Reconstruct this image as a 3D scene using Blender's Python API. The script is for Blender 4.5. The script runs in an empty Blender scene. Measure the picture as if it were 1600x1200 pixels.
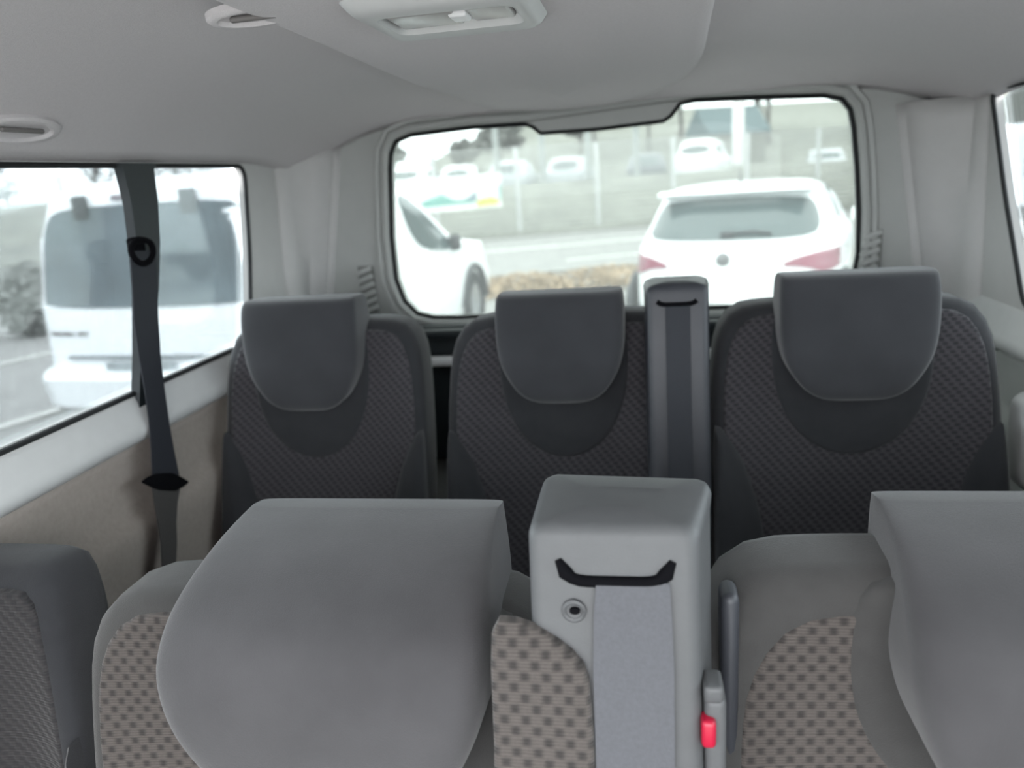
import bpy, bmesh, math, random
from mathutils import Vector, Matrix
import numpy as np

S = bpy.context.scene
COL = S.collection
rnd = random.Random(7)

# ------------------------------------------------------------------ camera, sky, exposure
F_PX = 1200.0
def cam_basis(th=10.5, p=15.05, ph=4.0):
    th, p, ph = [math.radians(v) for v in (th, p, ph)]
    f = np.array([-math.sin(th)*math.cos(p), math.cos(th)*math.cos(p), -math.sin(p)])
    r0 = np.array([math.cos(th), math.sin(th), 0]); u0 = np.cross(r0, f)
    return r0*math.cos(ph)-u0*math.sin(ph), u0*math.cos(ph)+r0*math.sin(ph), f
CR, CU, CF = cam_basis()
EYE = np.array([0, 0, 1.60])
cd = bpy.data.cameras.new('camera'); cam = bpy.data.objects.new('camera', cd); COL.objects.link(cam)
M = Matrix.Identity(4)
for i in range(3):
    M[i][0] = CR[i]; M[i][1] = CU[i]; M[i][2] = -CF[i]; M[i][3] = EYE[i]
cam.matrix_world = M
cd.sensor_width = 36; cd.lens = 36*F_PX/1600; cd.clip_start = 0.02; cd.clip_end = 500
cd.dof.use_dof = True; cd.dof.focus_distance = 0.85; cd.dof.aperture_fstop = 3.6
S.camera = cam

world = bpy.data.worlds.new('overcast_sky'); S.world = world; world.use_nodes = True
wn = world.node_tree.nodes; wl = world.node_tree.links; wn.clear()
wo = wn.new('ShaderNodeOutputWorld'); bg = wn.new('ShaderNodeBackground')
tc = wn.new('ShaderNodeTexCoord'); sx = wn.new('ShaderNodeSeparateXYZ'); cr = wn.new('ShaderNodeValToRGB')
wl.new(tc.outputs['Generated'], sx.inputs[0]); wl.new(sx.outputs['Z'], cr.inputs[0])
cr.color_ramp.elements[0].position = 0.0; cr.color_ramp.elements[0].color = (0.80, 0.83, 0.86, 1)
cr.color_ramp.elements[1].position = 0.6; cr.color_ramp.elements[1].color = (0.98, 0.99, 1.0, 1)
bg.inputs['Strength'].default_value = 5.0
wl.new(cr.outputs[0], bg.inputs[0]); wl.new(bg.outputs[0], wo.inputs[0])
S.view_settings.view_transform = 'Standard'; S.view_settings.look = 'None'
S.view_settings.gamma = 1; S.view_settings.use_curve_mapping = False
S.view_settings.exposure = 0.95
S.cycles.use_denoising = True
S.cycles.diffuse_bounces = 8; S.cycles.max_bounces = 16; S.cycles.transparent_max_bounces = 16
S.cycles.caustics_reflective = False; S.cycles.caustics_refractive = False
S.cycles.sample_clamp_indirect = 8

def ray(px, py): return CR*(px-800)/F_PX + CU*(600-py)/F_PX + CF
def aY(px, py, Y): d = ray(px, py); return Vector(EYE + d*Y/d[1])
def aX(px, py, X): d = ray(px, py); return Vector(EYE + d*X/d[0])
def aZ(px, py, Z): d = ray(px, py); return Vector(EYE + d*(Z-1.6)/d[2])

# ------------------------------------------------------------------ materials
def srgb(c):
    return tuple((v/255/12.92 if v/255 <= 0.04045 else ((v/255+0.055)/1.055)**2.4) for v in c)
MATS = {}
def mat(name, col, rough=0.6, noise=0.0, nscale=60, bump=0.0, bscale=300, metal=0.0, spec=0.5, sheen=0.0, coat=0.0):
    m = bpy.data.materials.new(name); m.use_nodes = True
    nt = m.node_tree; n = nt.nodes; l = nt.links; b = n['Principled BSDF']
    b.inputs['Base Color'].default_value = (*col, 1); b.inputs['Roughness'].default_value = rough
    b.inputs['Metallic'].default_value = metal; b.inputs['Specular IOR Level'].default_value = spec
    b.inputs['Sheen Weight'].default_value = sheen; b.inputs['Coat Weight'].default_value = coat
    t = n.new('ShaderNodeTexCoord')
    if noise > 0:
        x = n.new('ShaderNodeTexNoise'); x.inputs['Scale'].default_value = nscale; x.inputs['Detail'].default_value = 4
        r = n.new('ShaderNodeValToRGB')
        r.color_ramp.elements[0].position = 0.3; r.color_ramp.elements[1].position = 0.7
        r.color_ramp.elements[0].color = (*[c*(1-noise) for c in col], 1)
        r.color_ramp.elements[1].color = (*[min(1, c*(1+noise)) for c in col], 1)
        l.new(t.outputs['Object'], x.inputs['Vector']); l.new(x.outputs['Fac'], r.inputs[0]); l.new(r.outputs[0], b.inputs['Base Color'])
    if bump > 0:
        x = n.new('ShaderNodeTexNoise'); x.inputs['Scale'].default_value = bscale; x.inputs['Detail'].default_value = 3
        k = n.new('ShaderNodeBump'); k.inputs['Strength'].default_value = bump; k.inputs['Distance'].default_value = 0.002
        l.new(t.outputs['Object'], x.inputs['Vector']); l.new(x.outputs['Fac'], k.inputs['Height']); l.new(k.outputs[0], b.inputs['Normal'])
    MATS[name] = m
    return m

def math_n(n, l, op, a, b=None, c=None):
    x = n.new('ShaderNodeMath'); x.operation = op
    for i, v in enumerate((a, b, c)):
        if v is None: continue
        if isinstance(v, (int, float)): x.inputs[i].default_value = v
        else: l.new(v, x.inputs[i])
    return x.outputs[0]

def pattern_mat(name, light, dark, pu, pv, slant, wu, wv, ribs):
    """woven seat cloth: staggered dark dashes on lighter, cross-ribbed yarn (object x / z)"""
    m = bpy.data.materials.new(name); m.use_nodes = True
    n = m.node_tree.nodes; l = m.node_tree.links; b = n['Principled BSDF']
    b.inputs['Roughness'].default_value = 0.9; b.inputs['Specular IOR Level'].default_value = 0.2; b.inputs['Sheen Weight'].default_value = 0.15
    t = n.new('ShaderNodeTexCoord'); s = n.new('ShaderNodeSeparateXYZ'); l.new(t.outputs['Object'], s.inputs[0])
    v0 = math_n(n, l, 'DIVIDE', s.outputs['Z'], pv)
    u0 = math_n(n, l, 'DIVIDE', s.outputs['X'], pu)
    row = math_n(n, l, 'FLOOR', v0)
    u1 = math_n(n, l, 'ADD', u0, math_n(n, l, 'MULTIPLY', row, slant))
    fu = math_n(n, l, 'ABSOLUTE', math_n(n, l, 'SUBTRACT', math_n(n, l, 'FRACT', u1), 0.5))
    fv = math_n(n, l, 'ABSOLUTE', math_n(n, l, 'SUBTRACT', math_n(n, l, 'FRACT', v0), 0.5))
    def band(x, w):
        r = n.new('ShaderNodeMapRange'); r.interpolation_type = 'SMOOTHSTEP'
        r.inputs['From Min'].default_value = w+0.17; r.inputs['From Max'].default_value = w-0.13
        l.new(x, r.inputs['Value']); return r.outputs[0]
    spot = math_n(n, l, 'MULTIPLY', band(fu, wu), band(fv, wv))
    rib = math_n(n, l, 'MULTIPLY', math_n(n, l, 'SINE', math_n(n, l, 'MULTIPLY', s.outputs['Z'], ribs*6.2832)), 0.5)
    nz = n.new('ShaderNodeTexNoise'); nz.inputs['Scale'].default_value = 400; l.new(t.outputs['Object'], nz.inputs['Vector'])
    ribm = math_n(n, l, 'MULTIPLY_ADD', rib, 0.25, math_n(n, l, 'MULTIPLY_ADD', nz.outputs['Fac'], 0.3, 0.85))
    mx = n.new('ShaderNodeMix'); mx.data_type = 'RGBA'
    mx.inputs[6].default_value = (*light, 1); mx.inputs[7].default_value = (*dark, 1); l.new(spot, mx.inputs[0])
    vm = n.new('ShaderNodeVectorMath'); vm.operation = 'SCALE'; l.new(mx.outputs[2], vm.inputs[0]); l.new(ribm, vm.inputs['Scale'])
    l.new(vm.outputs[0], b.inputs['Base Color'])
    h = math_n(n, l, 'SUBTRACT', math_n(n, l, 'MULTIPLY', rib, 0.4), spot)
    k = n.new('ShaderNodeBump'); k.inputs['Strength'].default_value = 0.5; k.inputs['Distance'].default_value = 0.002
    l.new(h, k.inputs['Height']); l.new(k.outputs[0], b.inputs['Normal'])
    return m

def glass_mat(name, tint=(0.93, 0.97, 0.96), haze=0.03, gloss=0.08):
    m = bpy.data.materials.new(name); m.use_nodes = True
    n = m.node_tree.nodes; l = m.node_tree.links; n.clear()
    o = n.new('ShaderNodeOutputMaterial'); tr = n.new('ShaderNodeBsdfTransparent'); tr.inputs[0].default_value = (*tint, 1)
    tl = n.new('ShaderNodeBsdfTranslucent'); tl.inputs[0].default_value = (0.9, 0.93, 0.92, 1)
    gl = n.new('ShaderNodeBsdfGlossy'); gl.inputs['Roughness'].default_value = 0.02
    fr = n.new('ShaderNodeFresnel'); fr.inputs[0].default_value = 1.45
    a = n.new('ShaderNodeMixShader'); a.inputs[0].default_value = haze
    l.new(tr.outputs[0], a.inputs[1]); l.new(tl.outputs[0], a.inputs[2])
    b = n.new('ShaderNodeMixShader'); l.new(math_n(n, l, 'MULTIPLY', fr.outputs[0], gloss*10), b.inputs[0])
    l.new(a.outputs[0], b.inputs[1]); l.new(gl.outputs[0], b.inputs[2]); l.new(b.outputs[0], o.inputs[0])
    return m

LINER = mat('headliner_cloth', (0.59, 0.565, 0.57), 0.95, 0.03, 250, 0.25, 500, spec=0.15)
PANELC = mat('moulded_trim', (0.49, 0.485, 0.475), 0.55, 0.02, 30, 0.1, 700, spec=0.3)
PANELG = mat('rear_trim', (0.40, 0.41, 0.395), 0.6, 0.02, 30, 0.1, 700, spec=0.3)
SIDECL = mat('side_panel_cloth', (0.33, 0.29, 0.262), 0.9, 0.06, 120, 0.3, 400, spec=0.2)
SILLW = mat('sill_plastic', (0.53, 0.535, 0.53), 0.45, 0.02, 40, 0.0, spec=0.4)
RUBBER = mat('black_rubber', (0.012, 0.013, 0.014), 0.6, spec=0.3)
DARKP = mat('dark_plastic', (0.010, 0.015, 0.018), 0.5, 0.05, 50, 0.1, 600)
WHITEP = mat('white_plastic', (0.80, 0.80, 0.80), 0.4)
VELOUR = mat('velour_shaded', (0.033, 0.034, 0.038), 0.95, 0.10, 14, 0.3, 900, spec=0.15, sheen=0.3)  # velour with the rear row's shade put into its colour
VELOUR2 = mat('velour_lit', (0.056, 0.0545, 0.057), 0.95, 0.14, 9, 0.3, 900, spec=0.12, sheen=0.22)  # same velour, windscreen light put into its lighter colour
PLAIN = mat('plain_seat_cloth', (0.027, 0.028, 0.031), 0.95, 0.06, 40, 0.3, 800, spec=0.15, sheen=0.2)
PLAIN2 = mat('plain_seat_cloth_lit', (0.047, 0.046, 0.045), 0.95, 0.06, 40, 0.3, 800, spec=0.15, sheen=0.2)  # plain cloth lightened in colour for the better lit near seats
PAT3 = pattern_mat('small_dash_cloth', (0.054, 0.050, 0.056), (0.027, 0.027, 0.030), 0.0165, 0.0068, 0.36, 0.24, 0.40, 260)
PAT2 = pattern_mat('basket_cloth', (0.072, 0.063, 0.058), (0.032, 0.029, 0.0275), 0.0185, 0.0095, 0.5, 0.17, 0.36, 330)
PAT3F = pattern_mat('faint_dash_cloth', (0.034, 0.032, 0.033), (0.023, 0.0225, 0.024), 0.0165, 0.0068, 0.36, 0.24, 0.40, 260)  # dash cloth in darker, closer tones
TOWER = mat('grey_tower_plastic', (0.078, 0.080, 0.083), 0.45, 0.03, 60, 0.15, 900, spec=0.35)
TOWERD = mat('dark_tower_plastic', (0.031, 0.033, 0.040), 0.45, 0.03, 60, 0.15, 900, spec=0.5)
WEB = mat('grey_webbing', (0.066, 0.068, 0.077), 0.7, 0.08, 300, 0.2, 900)
WEBD = mat('dark_webbing', (0.012, 0.014, 0.020), 0.7, 0.08, 300, 0.2, 900)
BLACK = mat('slot_black', (0.004, 0.004, 0.005), 0.9, spec=0.05)
CHROME = mat('steel', (0.6, 0.6, 0.62), 0.3, metal=1.0)
RED = mat('red_button', (0.36, 0.006, 0.03), 0.4)
LENS = mat('lamp_lens', (0.36, 0.34, 0.33), 0.25, spec=0.6)
GLASS = glass_mat('side_glass', (0.78, 0.82, 0.83), haze=0.012)  # light tint added to hold back the outdoor brightness
GLASSR = glass_mat('rear_glass', (0.52, 0.55, 0.535), haze=0.035, gloss=0.025)  # added tint dims the bright outdoors; haze puts glare into the pane
FLOORC = mat('van_carpet', (0.05, 0.05, 0.052), 0.95, 0.2, 200, 0.5, 500)
CARW = mat('white_car_paint', (0.86, 0.88, 0.90), 0.3, spec=0.5, coat=0.5)
CARGL = mat('tinted_car_glass', (0.055, 0.085, 0.09), 0.08, spec=0.8)
CARGLV = mat('pale_tinted_glass', (0.085, 0.115, 0.13), 0.45, 0.25, 2.5, spec=0.6)
CARD = mat('dark_car_trim', (0.05, 0.055, 0.06), 0.5)
TAIL = mat('tail_lamp_red', (0.26, 0.06, 0.10), 0.25, coat=0.5)
TYRE = mat('tyre_rubber', (0.03, 0.035, 0.037), 0.8)
RIM = mat('wheel_alloy', (0.45, 0.47, 0.5), 0.35, metal=0.8)
PLATE = mat('number_plate', (0.30, 0.33, 0.34), 0.5, 0.35, 25)
ASPH = mat('asphalt', (0.27, 0.27, 0.265), 0.9, 0.10, 3, 0.3, 60, spec=0.2)
KERB = mat('kerb_concrete', (0.28, 0.28, 0.27), 0.9, 0.1, 4)
PAINT = mat('road_paint', (0.52, 0.52, 0.50), 0.7, 0.1, 8)
BANK = mat('grassy_bank', (0.17, 0.175, 0.15), 0.95, 0.3, 1.2, 0.5, 8)
HEDGE = mat('autumn_hedge_leaves', (0.36, 0.28, 0.20), 0.9, 0.5, 4)
FENCE = mat('fence_steel', (0.46, 0.47, 0.46), 0.6, 0.05, 3)
FENCEP = mat('fence_post_paint', (0.50, 0.51, 0.51), 0.6)
POLE = mat('lamp_post_steel', (0.34, 0.36, 0.36), 0.6)
BARK = mat('bark', (0.09, 0.085, 0.08), 0.9, 0.3, 6)
LEAF = mat('bare_twigs', (0.20, 0.205, 0.195), 0.95, 0.2, 0.7)
BANW = mat('banner_white', (0.85, 0.86, 0.85), 0.6)
BANT = mat('banner_teal', (0.20, 0.42, 0.38), 0.6)
BANY = mat('banner_yellow', (0.60, 0.58, 0.16), 0.6)
BANB = mat('banner_blue_grey', (0.25, 0.32, 0.36), 0.6)
WALLB = mat('beige_render', (0.16, 0.165, 0.145), 0.9, 0.08, 2)
ROOFT = mat('teal_roof_sheet', (0.07, 0.11, 0.12), 0.6, 0.1, 3)

# ------------------------------------------------------------------ object helpers
def tag(o, label=None, cat=None, group=None, kind=None):
    if label: o['label'] = label
    if cat: o['category'] = cat
    if group: o['group'] = group
    if kind: o['kind'] = kind
    return o
def thing(name, loc, label, cat, group=None, rz=0):
    o = bpy.data.objects.new(name, None); COL.objects.link(o); o.location = loc; o.rotation_euler = (0, 0, rz)
    o.empty_display_size = 0.1
    return tag(o, label, cat, group)
def mk(name, verts, faces, m, parent=None, smooth=True, world_xyz=True):
    """verts in world metres; under a parent they are stored relative to it"""
    off = Vector((0, 0, 0))
    if parent is not None and world_xyz:
        p = parent
        while p is not None: off += p.location; p = p.parent
    me = bpy.data.meshes.new(name)
    me.from_pydata([tuple(Vector(v)-off) for v in verts], [], faces)
    bm = bmesh.new(); bm.from_mesh(me)
    bmesh.ops.remove_doubles(bm, verts=bm.verts, dist=1e-6)
    bmesh.ops.recalc_face_normals(bm, faces=bm.faces)
    bm.to_mesh(me); bm.free()
    me.materials.append(m)
    if smooth:
        for p in me.polygons: p.use_smooth = True
        try: me.set_sharp_from_angle(angle=math.radians(42))
        except Exception: pass
    o = bpy.data.objects.new(name, me); COL.objects.link(o)
    if parent is not None: o.parent = parent
    return o
def struct(o): o['kind'] = 'structure'; return o

class G:
    """collects geometry for one mesh"""
    def __init__(s): s.v = []; s.f = []
    def add(s, v, f):
        b = len(s.v); s.v += [Vector(x) for x in v]; s.f += [[i+b for i in q] for q in f]; return s
    def box(s, c, h, R=None):
        c = Vector(c); P = []
        for k in range(8):
            d = Vector(((1 if k & 1 else -1)*h[0], (1 if k & 2 else -1)*h[1], (1 if k & 4 else -1)*h[2]))
            P.append(c + (R @ d if R else d))
        return s.add(P, [(0,1,3,2),(4,6,7,5),(0,4,5,1),(2,3,7,6),(0,2,6,4),(1,5,7,3)])
    def loft(s, rings, closed=True, caps=True):
        n = len(rings[0]); v = [p for r in rings for p in r]; f = []
        for i in range(len(rings)-1):
            for j in range(n if closed else n-1):
                k = (j+1) % n
                f.append((i*n+j, i*n+k, (i+1)*n+k, (i+1)*n+j))
        if caps:
            f.append(tuple(range(n-1, -1, -1))); f.append(tuple(range((len(rings)-1)*n, len(rings)*n)))
        return s.add(v, f)
    def tube(s, pts, r, n=8, closed=False):
        pts = [Vector(p) for p in pts]; rings = []; m = len(pts)
        rr = r if isinstance(r, (list, tuple)) else [r]*m
        prev = None
        for i, p in enumerate(pts):
            a = pts[(i-1) % m] if (i > 0 or closed) else p
            b = pts[(i+1) % m] if (i < m-1 or closed) else p
            t = (b-a).normalized()
            if prev is None:
                prev = Vector((0, 0, 1)) if abs(t.z) < 0.9 else Vector((1, 0, 0))
            u = (prev - t*prev.dot(t)).normalized(); w = t.cross(u); prev = u
            rings.append([p + (u*math.cos(2*math.pi*k/n) + w*math.sin(2*math.pi*k/n))*rr[i] for k in range(n)])
        if closed: rings.append(rings[0])
        return s.loft(rings, True, not closed)
    def obj(s, name, m, parent=None, smooth=True): return mk(name, s.v, s.f, m, parent, smooth)

def rbox(g, c, h, r=0.01, R=None, seg=3):
    """box with rounded edges: superellipsoid-like stacked rounded rectangles"""
    c = Vector(c); hx, hy, hz = h; r = min(r, hx*0.99, hy*0.99, hz*0.99)
    def ring(z, ins):
        P = []
        for q, (sx_, sy_) in enumerate(((1,1),(-1,1),(-1,-1),(1,-1))):
            for k in range(seg+1):
                a = math.pi/2*(q + k/seg)
                rr = max(r-ins, 0.0002)
                P.append(Vector((sx_*(hx-r)+rr*math.cos(a), sy_*(hy-r)+rr*math.sin(a), z)))
        return P
    rings = []
    for k in range(seg+1):
        a = math.pi/2*(1-k/seg); rings.append(ring(-hz+r-r*math.sin(a), r-r*math.cos(a)))
    for k in range(seg+1):
        a = math.pi/2*k/seg; rings.append(ring(hz-r+r*math.sin(a), r-r*math.cos(a)))
    g.loft([[c + (R @ p if R else p) for p in q] for q in rings]); return g

def smooth_poly(pts, it=2, closed=True):
    P = [Vector((*p, 0)) if len(p) == 2 else Vector(p) for p in pts]
    for _ in range(it):
        Q = []; n = len(P)
        if not closed: Q.append(P[0])
        for i in range(n if closed else n-1):
            a, b = P[i], P[(i+1) % n]; Q += [a*0.75+b*0.25, a*0.25+b*0.75]
        if not closed: Q.append(P[-1])
        P = Q
    return [(p.x, p.y) for p in P]
def resample(P, n):
    P = [Vector(p) for p in P]; P2 = P+[P[0]]; L = [0]
    for i in range(len(P)): L.append(L[-1]+(P2[i+1]-P2[i]).length)
    out = []; j = 0
    for k in range(n):
        t = L[-1]*k/n
        while L[j+1] < t: j += 1
        d = L[j+1]-L[j]; out.append(P2[j].lerp(P2[j+1], (t-L[j])/d if d > 0 else 0))
    return [(p.x, p.y) for p in out]
def mirror(half, cx=0):
    """half outline from bottom centre side to top centre (right side, x>=0) -> closed outline"""
    return [(cx+x, z) for x, z in half] + [(cx-x, z) for x, z in reversed(half) if x > 1e-6]

def pillow(name, outline, front, thick, r, m, parent, dome=0.0, n=72, rings=9, sm=2, nx=None):
    """cushion: outline in (x,z); front(x,z)->y of its front face; rounded edge radius r; back at +thick"""
    P = resample(smooth_poly(outline, sm), n)
    cx = sum(p[0] for p in P)/n; cz = sum(p[1] for p in P)/n
    R0 = min(math.hypot(p[0]-cx, p[1]-cz) for p in P)
    g = G(); RR = []
    K = rings
    edge = [k/4 for k in range(5)]
    def ring(s, yo, back=False):
        out = []
        for x, z in P:
            X = cx+(x-cx)*s; Z = cz+(z-cz)*s
            out.append(Vector((X, front(X, Z)+(thick-yo if back else yo), Z)))
        return out
    seq = []
    for k in range(5):                     # rounded rim
        a = math.pi/2*k/4; seq.append((1-(r/R0)*(1-math.cos(a)), r*(1-math.sin(a))))
    s1 = seq[-1][0]
    inner = [(s1*(1-k/K), -dome*(1-(1-k/K)**2)) for k in range(1, K)]
    back = [ring(s, 0, True) for s in (0.05, 0.5)] + [ring(s, yo, True) for s, yo in reversed(seq)]
    frontr = [ring(s, yo) for s, yo in seq] + [ring(s, yo) for s, yo in inner] + [ring(0.02, -dome)]
    g.loft(back+frontr)
    return g.obj(name, m, parent)

def ribbon(g, sections, th=0.0015):
    """sections: (left point, right point)"""
    rings = []
    for i, (a, b) in enumerate(sections):
        a, b = Vector(a), Vector(b)
        c0 = (Vector(sections[max(i-1, 0)][0])+Vector(sections[max(i-1, 0)][1]))/2
        c1 = (Vector(sections[min(i+1, len(sections)-1)][0])+Vector(sections[min(i+1, len(sections)-1)][1]))/2
        nrm = (b-a).cross(c1-c0).normalized()*th/2
        rings.append([a+nrm, b+nrm, b-nrm, a-nrm])
    return g.loft(rings)

def fill_holes(outline, holes, fn):
    """flat plate with holes: 2D outlines -> verts, faces through fn(u,v)"""
    bm = bmesh.new()
    for loop in [outline]+holes:
        vs = [bm.verts.new((p[0], p[1], 0)) for p in loop]
        for i in range(len(vs)): bm.edges.new((vs[i], vs[(i+1) % len(vs)]))
    bmesh.ops.triangle_fill(bm, use_beauty=True, use_dissolve=False, edges=bm.edges[:])
    bm.verts.index_update()
    v = [fn(p.co.x, p.co.y) for p in bm.verts]; f = [[q.index for q in t.verts] for t in bm.faces]
    bm.free(); return v, f
def solid(o, t, offset=1):
    md = o.modifiers.new('thick', 'SOLIDIFY'); md.thickness = t; md.offset = offset; return o

# ------------------------------------------------------------------ van shell (the room)
XL, XR, XC = -0.885, 0.705, -0.09
FLZ = 0.45
Y0, Y1 = -0.45, 1.94
def zc(x, Y):
    t = max(0, (abs(x-XC)-0.36)/0.435); t = min(t, 1.0)
    r = max(0, min(1, (Y-1.62)/0.32))
    return 1.805 - (0.143 if x < XC else 0.105)*t**2.3 - 0.065*r*r*(1-0.4*t)
g = G(); nx_, ny_ = 48, 60
V = [(XL+(XR-XL)*i/nx_, Y0+(Y1-Y0)*j/ny_, 0) for j in range(ny_+1) for i in range(nx_+1)]
V = [(x, y, zc(x, y)) for x, y, _ in V]
g.add(V, [(j*(nx_+1)+i, j*(nx_+1)+i+1, (j+1)*(nx_+1)+i+1, (j+1)*(nx_+1)+i) for j in range(ny_) for i in range(nx_)])
ceil = struct(g.obj('ceiling', LINER)); solid(ceil, 0.03, 1)
ceil['label'] = 'grey cloth headliner of the van'

# overhead duct panel that hangs a little under the headliner
def panel_out():
    L = [(-0.40, Y0+0.15), (-0.41, 0.95), (-0.425, 1.25), (-0.435, 1.60), (-0.41, 1.80), (-0.30, 1.89), (-0.16, 1.90), (-0.02, 1.89), (0.10, 1.78), (0.112, 1.55), (0.095, 1.2), (0.04, Y0+0.15)]
    return L
P = resample(smooth_poly(panel_out(), 2), 90)
pcx = sum(p[0] for p in P)/90; pcy = sum(p[1] for p in P)/90
g = G(); rings = []
for s, dz in ((1.0, 0.0), (1.0, 0.008), (0.99, 0.017), (0.965, 0.023), (0.92, 0.0255), (0.7, 0.026), (0.5, 0.026), (0.25, 0.026), (0.02, 0.026)):
    rings.append([Vector((pcx+(x-pcx)*s, pcy+(y-pcy)*s, zc(pcx+(x-pcx)*s, pcy+(y-pcy)*s)-dz)) for x, y in P])
g.loft(rings)
o = g.obj('overhead_duct_panel', LINER); tag(o, 'wide raised grey duct panel with rounded corners along the middle of the ceiling', 'ceiling panel')

# floor
g = G(); g.box((XC, (Y0+Y1)/2, FLZ-0.02), ((XR-XL)/2+0.03, (Y1-Y0)/2+0.03, 0.02))
struct(g.obj('floor', FLOORC, smooth=False))

def rounded(pts, r, n=5):
    out = []; m = len(pts)
    for i in range(m):
        p = Vector((*pts[i], 0)); a = Vector((*pts[i-1], 0)); b = Vector((*pts[(i+1) % m], 0))
        ri = r[i] if isinstance(r, (list, tuple)) else r
        u = (a-p).normalized()*ri; w = (b-p).normalized()*ri
        for k in range(n+1):
            t = k/n; q = (p+u)*(1-t)**2 + p*2*t*(1-t) + (p+w)*t*t; out.append((q.x, q.y))
    return out

def side_wall(side):
    X = XL if side < 0 else XR
    nm = 'left' if side < 0 else 'right'
    zt = 1.664 if side < 0 else 1.705
    zb = 1.283 if side < 0 else 1.30
    yr_t, yr_b = (1.655, 1.565) if side < 0 else (1.80, 1.57)
    hole = rounded([(-0.36, zb), (yr_b, zb), ((yr_t+yr_b)/2+0.01, (zt+zb)/2), (yr_t, zt), (-0.36, zt)], [0.02, 0.03, 0.05, 0.035, 0.02])
    out = [(Y0, 1.235), (1.93, 1.235), (1.93, 1.79), (Y0, 1.79)]
    v, f = fill_holes(out, [hole], lambda a, b: Vector((X, a, b)))
    w = struct(mk('wall_'+nm, v, f, PANELC, smooth=False)); 
    md = w.modifiers.new('thick', 'SOLIDIFY'); md.thickness = 0.02; md.offset = 0
    # panes with their black rubber
    for k, h in enumerate((hole,)):
        idx = (1 if side < 0 else 3)+k
        s = resample(h, 60); cy = sum(p[0] for p in s)/60; cz = sum(p[1] for p in s)/60
        g = G()
        g.loft([[Vector((X+side*0.009, cy+(a-cy)*1.003, cz+(b-cz)*1.01)) for a, b in s], [Vector((X+side*0.013, cy+(a-cy)*1.003, cz+(b-cz)*1.01)) for a, b in s]])
        p = struct(g.obj('window_%d' % idx, GLASS, smooth=False))
        g = G(); g.tube([Vector((X-side*0.008, a, b)) for a, b in h], 0.0048, 8, True)
        g.obj('window_seal', RUBBER, p)
        if k == 0 and side < 0:
            g = G()     # upright divider between the sliding panes, leaning forward
            T = [(1.222, 1.668), (1.310, 1.668)]; 
            rows = [(1.667, 1.208, 1.322), (1.656, 1.218, 1.312), (1.60, 1.222, 1.306), (1.53, 1.215, 1.29), (1.45, 1.20, 1.262), (1.35, 1.17, 1.215), (1.25, 1.135, 1.175)]
            g.loft([[Vector((X+0.004, a, z)), Vector((X+0.018, a+0.004, z)), Vector((X+0.018, b-0.004, z)), Vector((X+0.004, b, z))] for z, a, b in rows])
            g.obj('pane_divider', DARKP, p)
    # moulded sill and padded lower side panel
    s = -side
    prof = [(0.0, zb+0.004), (0.012, zb-0.014), (0.022, 1.245), (0.028, 1.236), (0.032, 1.226), (0.030, 1.216), (0.020, 1.206), (0.004, 1.198)]
    g = G(); ys = [Y0+(1.93-Y0)*k/24 for k in range(25)]
    g.loft([[Vector((X+s*a, y, b)) for a, b in prof] for y in ys], False, False)
    tr = struct(g.obj('trim_1' if side < 0 else 'trim_2', SILLW)); solid(tr, 0.004, 0)
    prof = [(0.005, 1.202), (-0.003, 1.18), (-0.006, 1.13), (-0.004, 1.095), (0.000, 1.082), (0.012, 1.070), (0.018, 1.055), (0.014, 1.02), (0.0, 0.95), (-0.01, 0.85), (-0.01, FLZ)]
    g = G(); g.loft([[Vector((X+s*a, y, b)) for a, b in prof] for y in ys], False, False)
    tr = struct(g.obj('trim_3' if side < 0 else 'trim_4', SIDECL if side < 0 else PANELG)); solid(tr, 0.004, 0)
side_wall(-1); side_wall(1)

# rear wall with the tailgate window
RW = [(614, 262), (615, 240), (622, 222), (645, 212), (740, 200), (822, 195), (834, 199), (846, 209), (940, 202), (1036, 190), (1048, 182), (1062, 163), (1085, 158), (1180, 154), (1285, 151), (1312, 156), (1325, 172), (1330, 200),
      (1335, 260), (1338, 330), (1337, 395), (1328, 440), (1300, 466), (1240, 474), (1110, 478), (900, 484), (720, 493), (680, 493), (655, 487), (636, 468), (623, 435), (616, 370)]
YW = 1.94
rwin = [(aY(a, b, YW).x, aY(a, b, YW).z) for a, b in RW]
wcx = sum(p[0] for p in rwin)/len(rwin); wcz = sum(p[1] for p in rwin)/len(rwin)
out = [(XL, FLZ), (XR, FLZ), (XR, 1.70), (0.55, 1.765), (XC, 1.79), (-0.72, 1.765), (XL, 1.70)]
v, f = fill_holes(out, [rwin], lambda a, b: Vector((a, YW, b)))
w = struct(mk('wall_back', v, f, PANELG, smooth=False)); md = w.modifiers.new('thick', 'SOLIDIFY'); md.thickness = 0.03; md.offset = 0
def grow(P, d):
    n = len(P); out = []
    for i in range(n):
        a = Vector(P[i-1]); b = Vector(P[(i+1) % n]); t = (b-a).normalized(); nn = Vector((t.y, -t.x))
        if nn.dot(Vector(P[i])-Vector((wcx, wcz))) < 0: nn = -nn
        out.append((P[i][0]+nn.x*d, P[i][1]+nn.y*d))
    return out
g = G(); g.loft([[Vector((a, YW-0.004, b)) for a, b in grow(rwin, 0.004)], [Vector((a, YW+0.001, b)) for a, b in grow(rwin, 0.004)]])
w5 = struct(g.obj('window_5', GLASSR, smooth=False))
g = G(); g.tube([Vector((a, YW-0.017, b)) for a, b in rwin], 0.0045, 8, True); g.obj('window_seal', RUBBER, w5)
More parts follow.
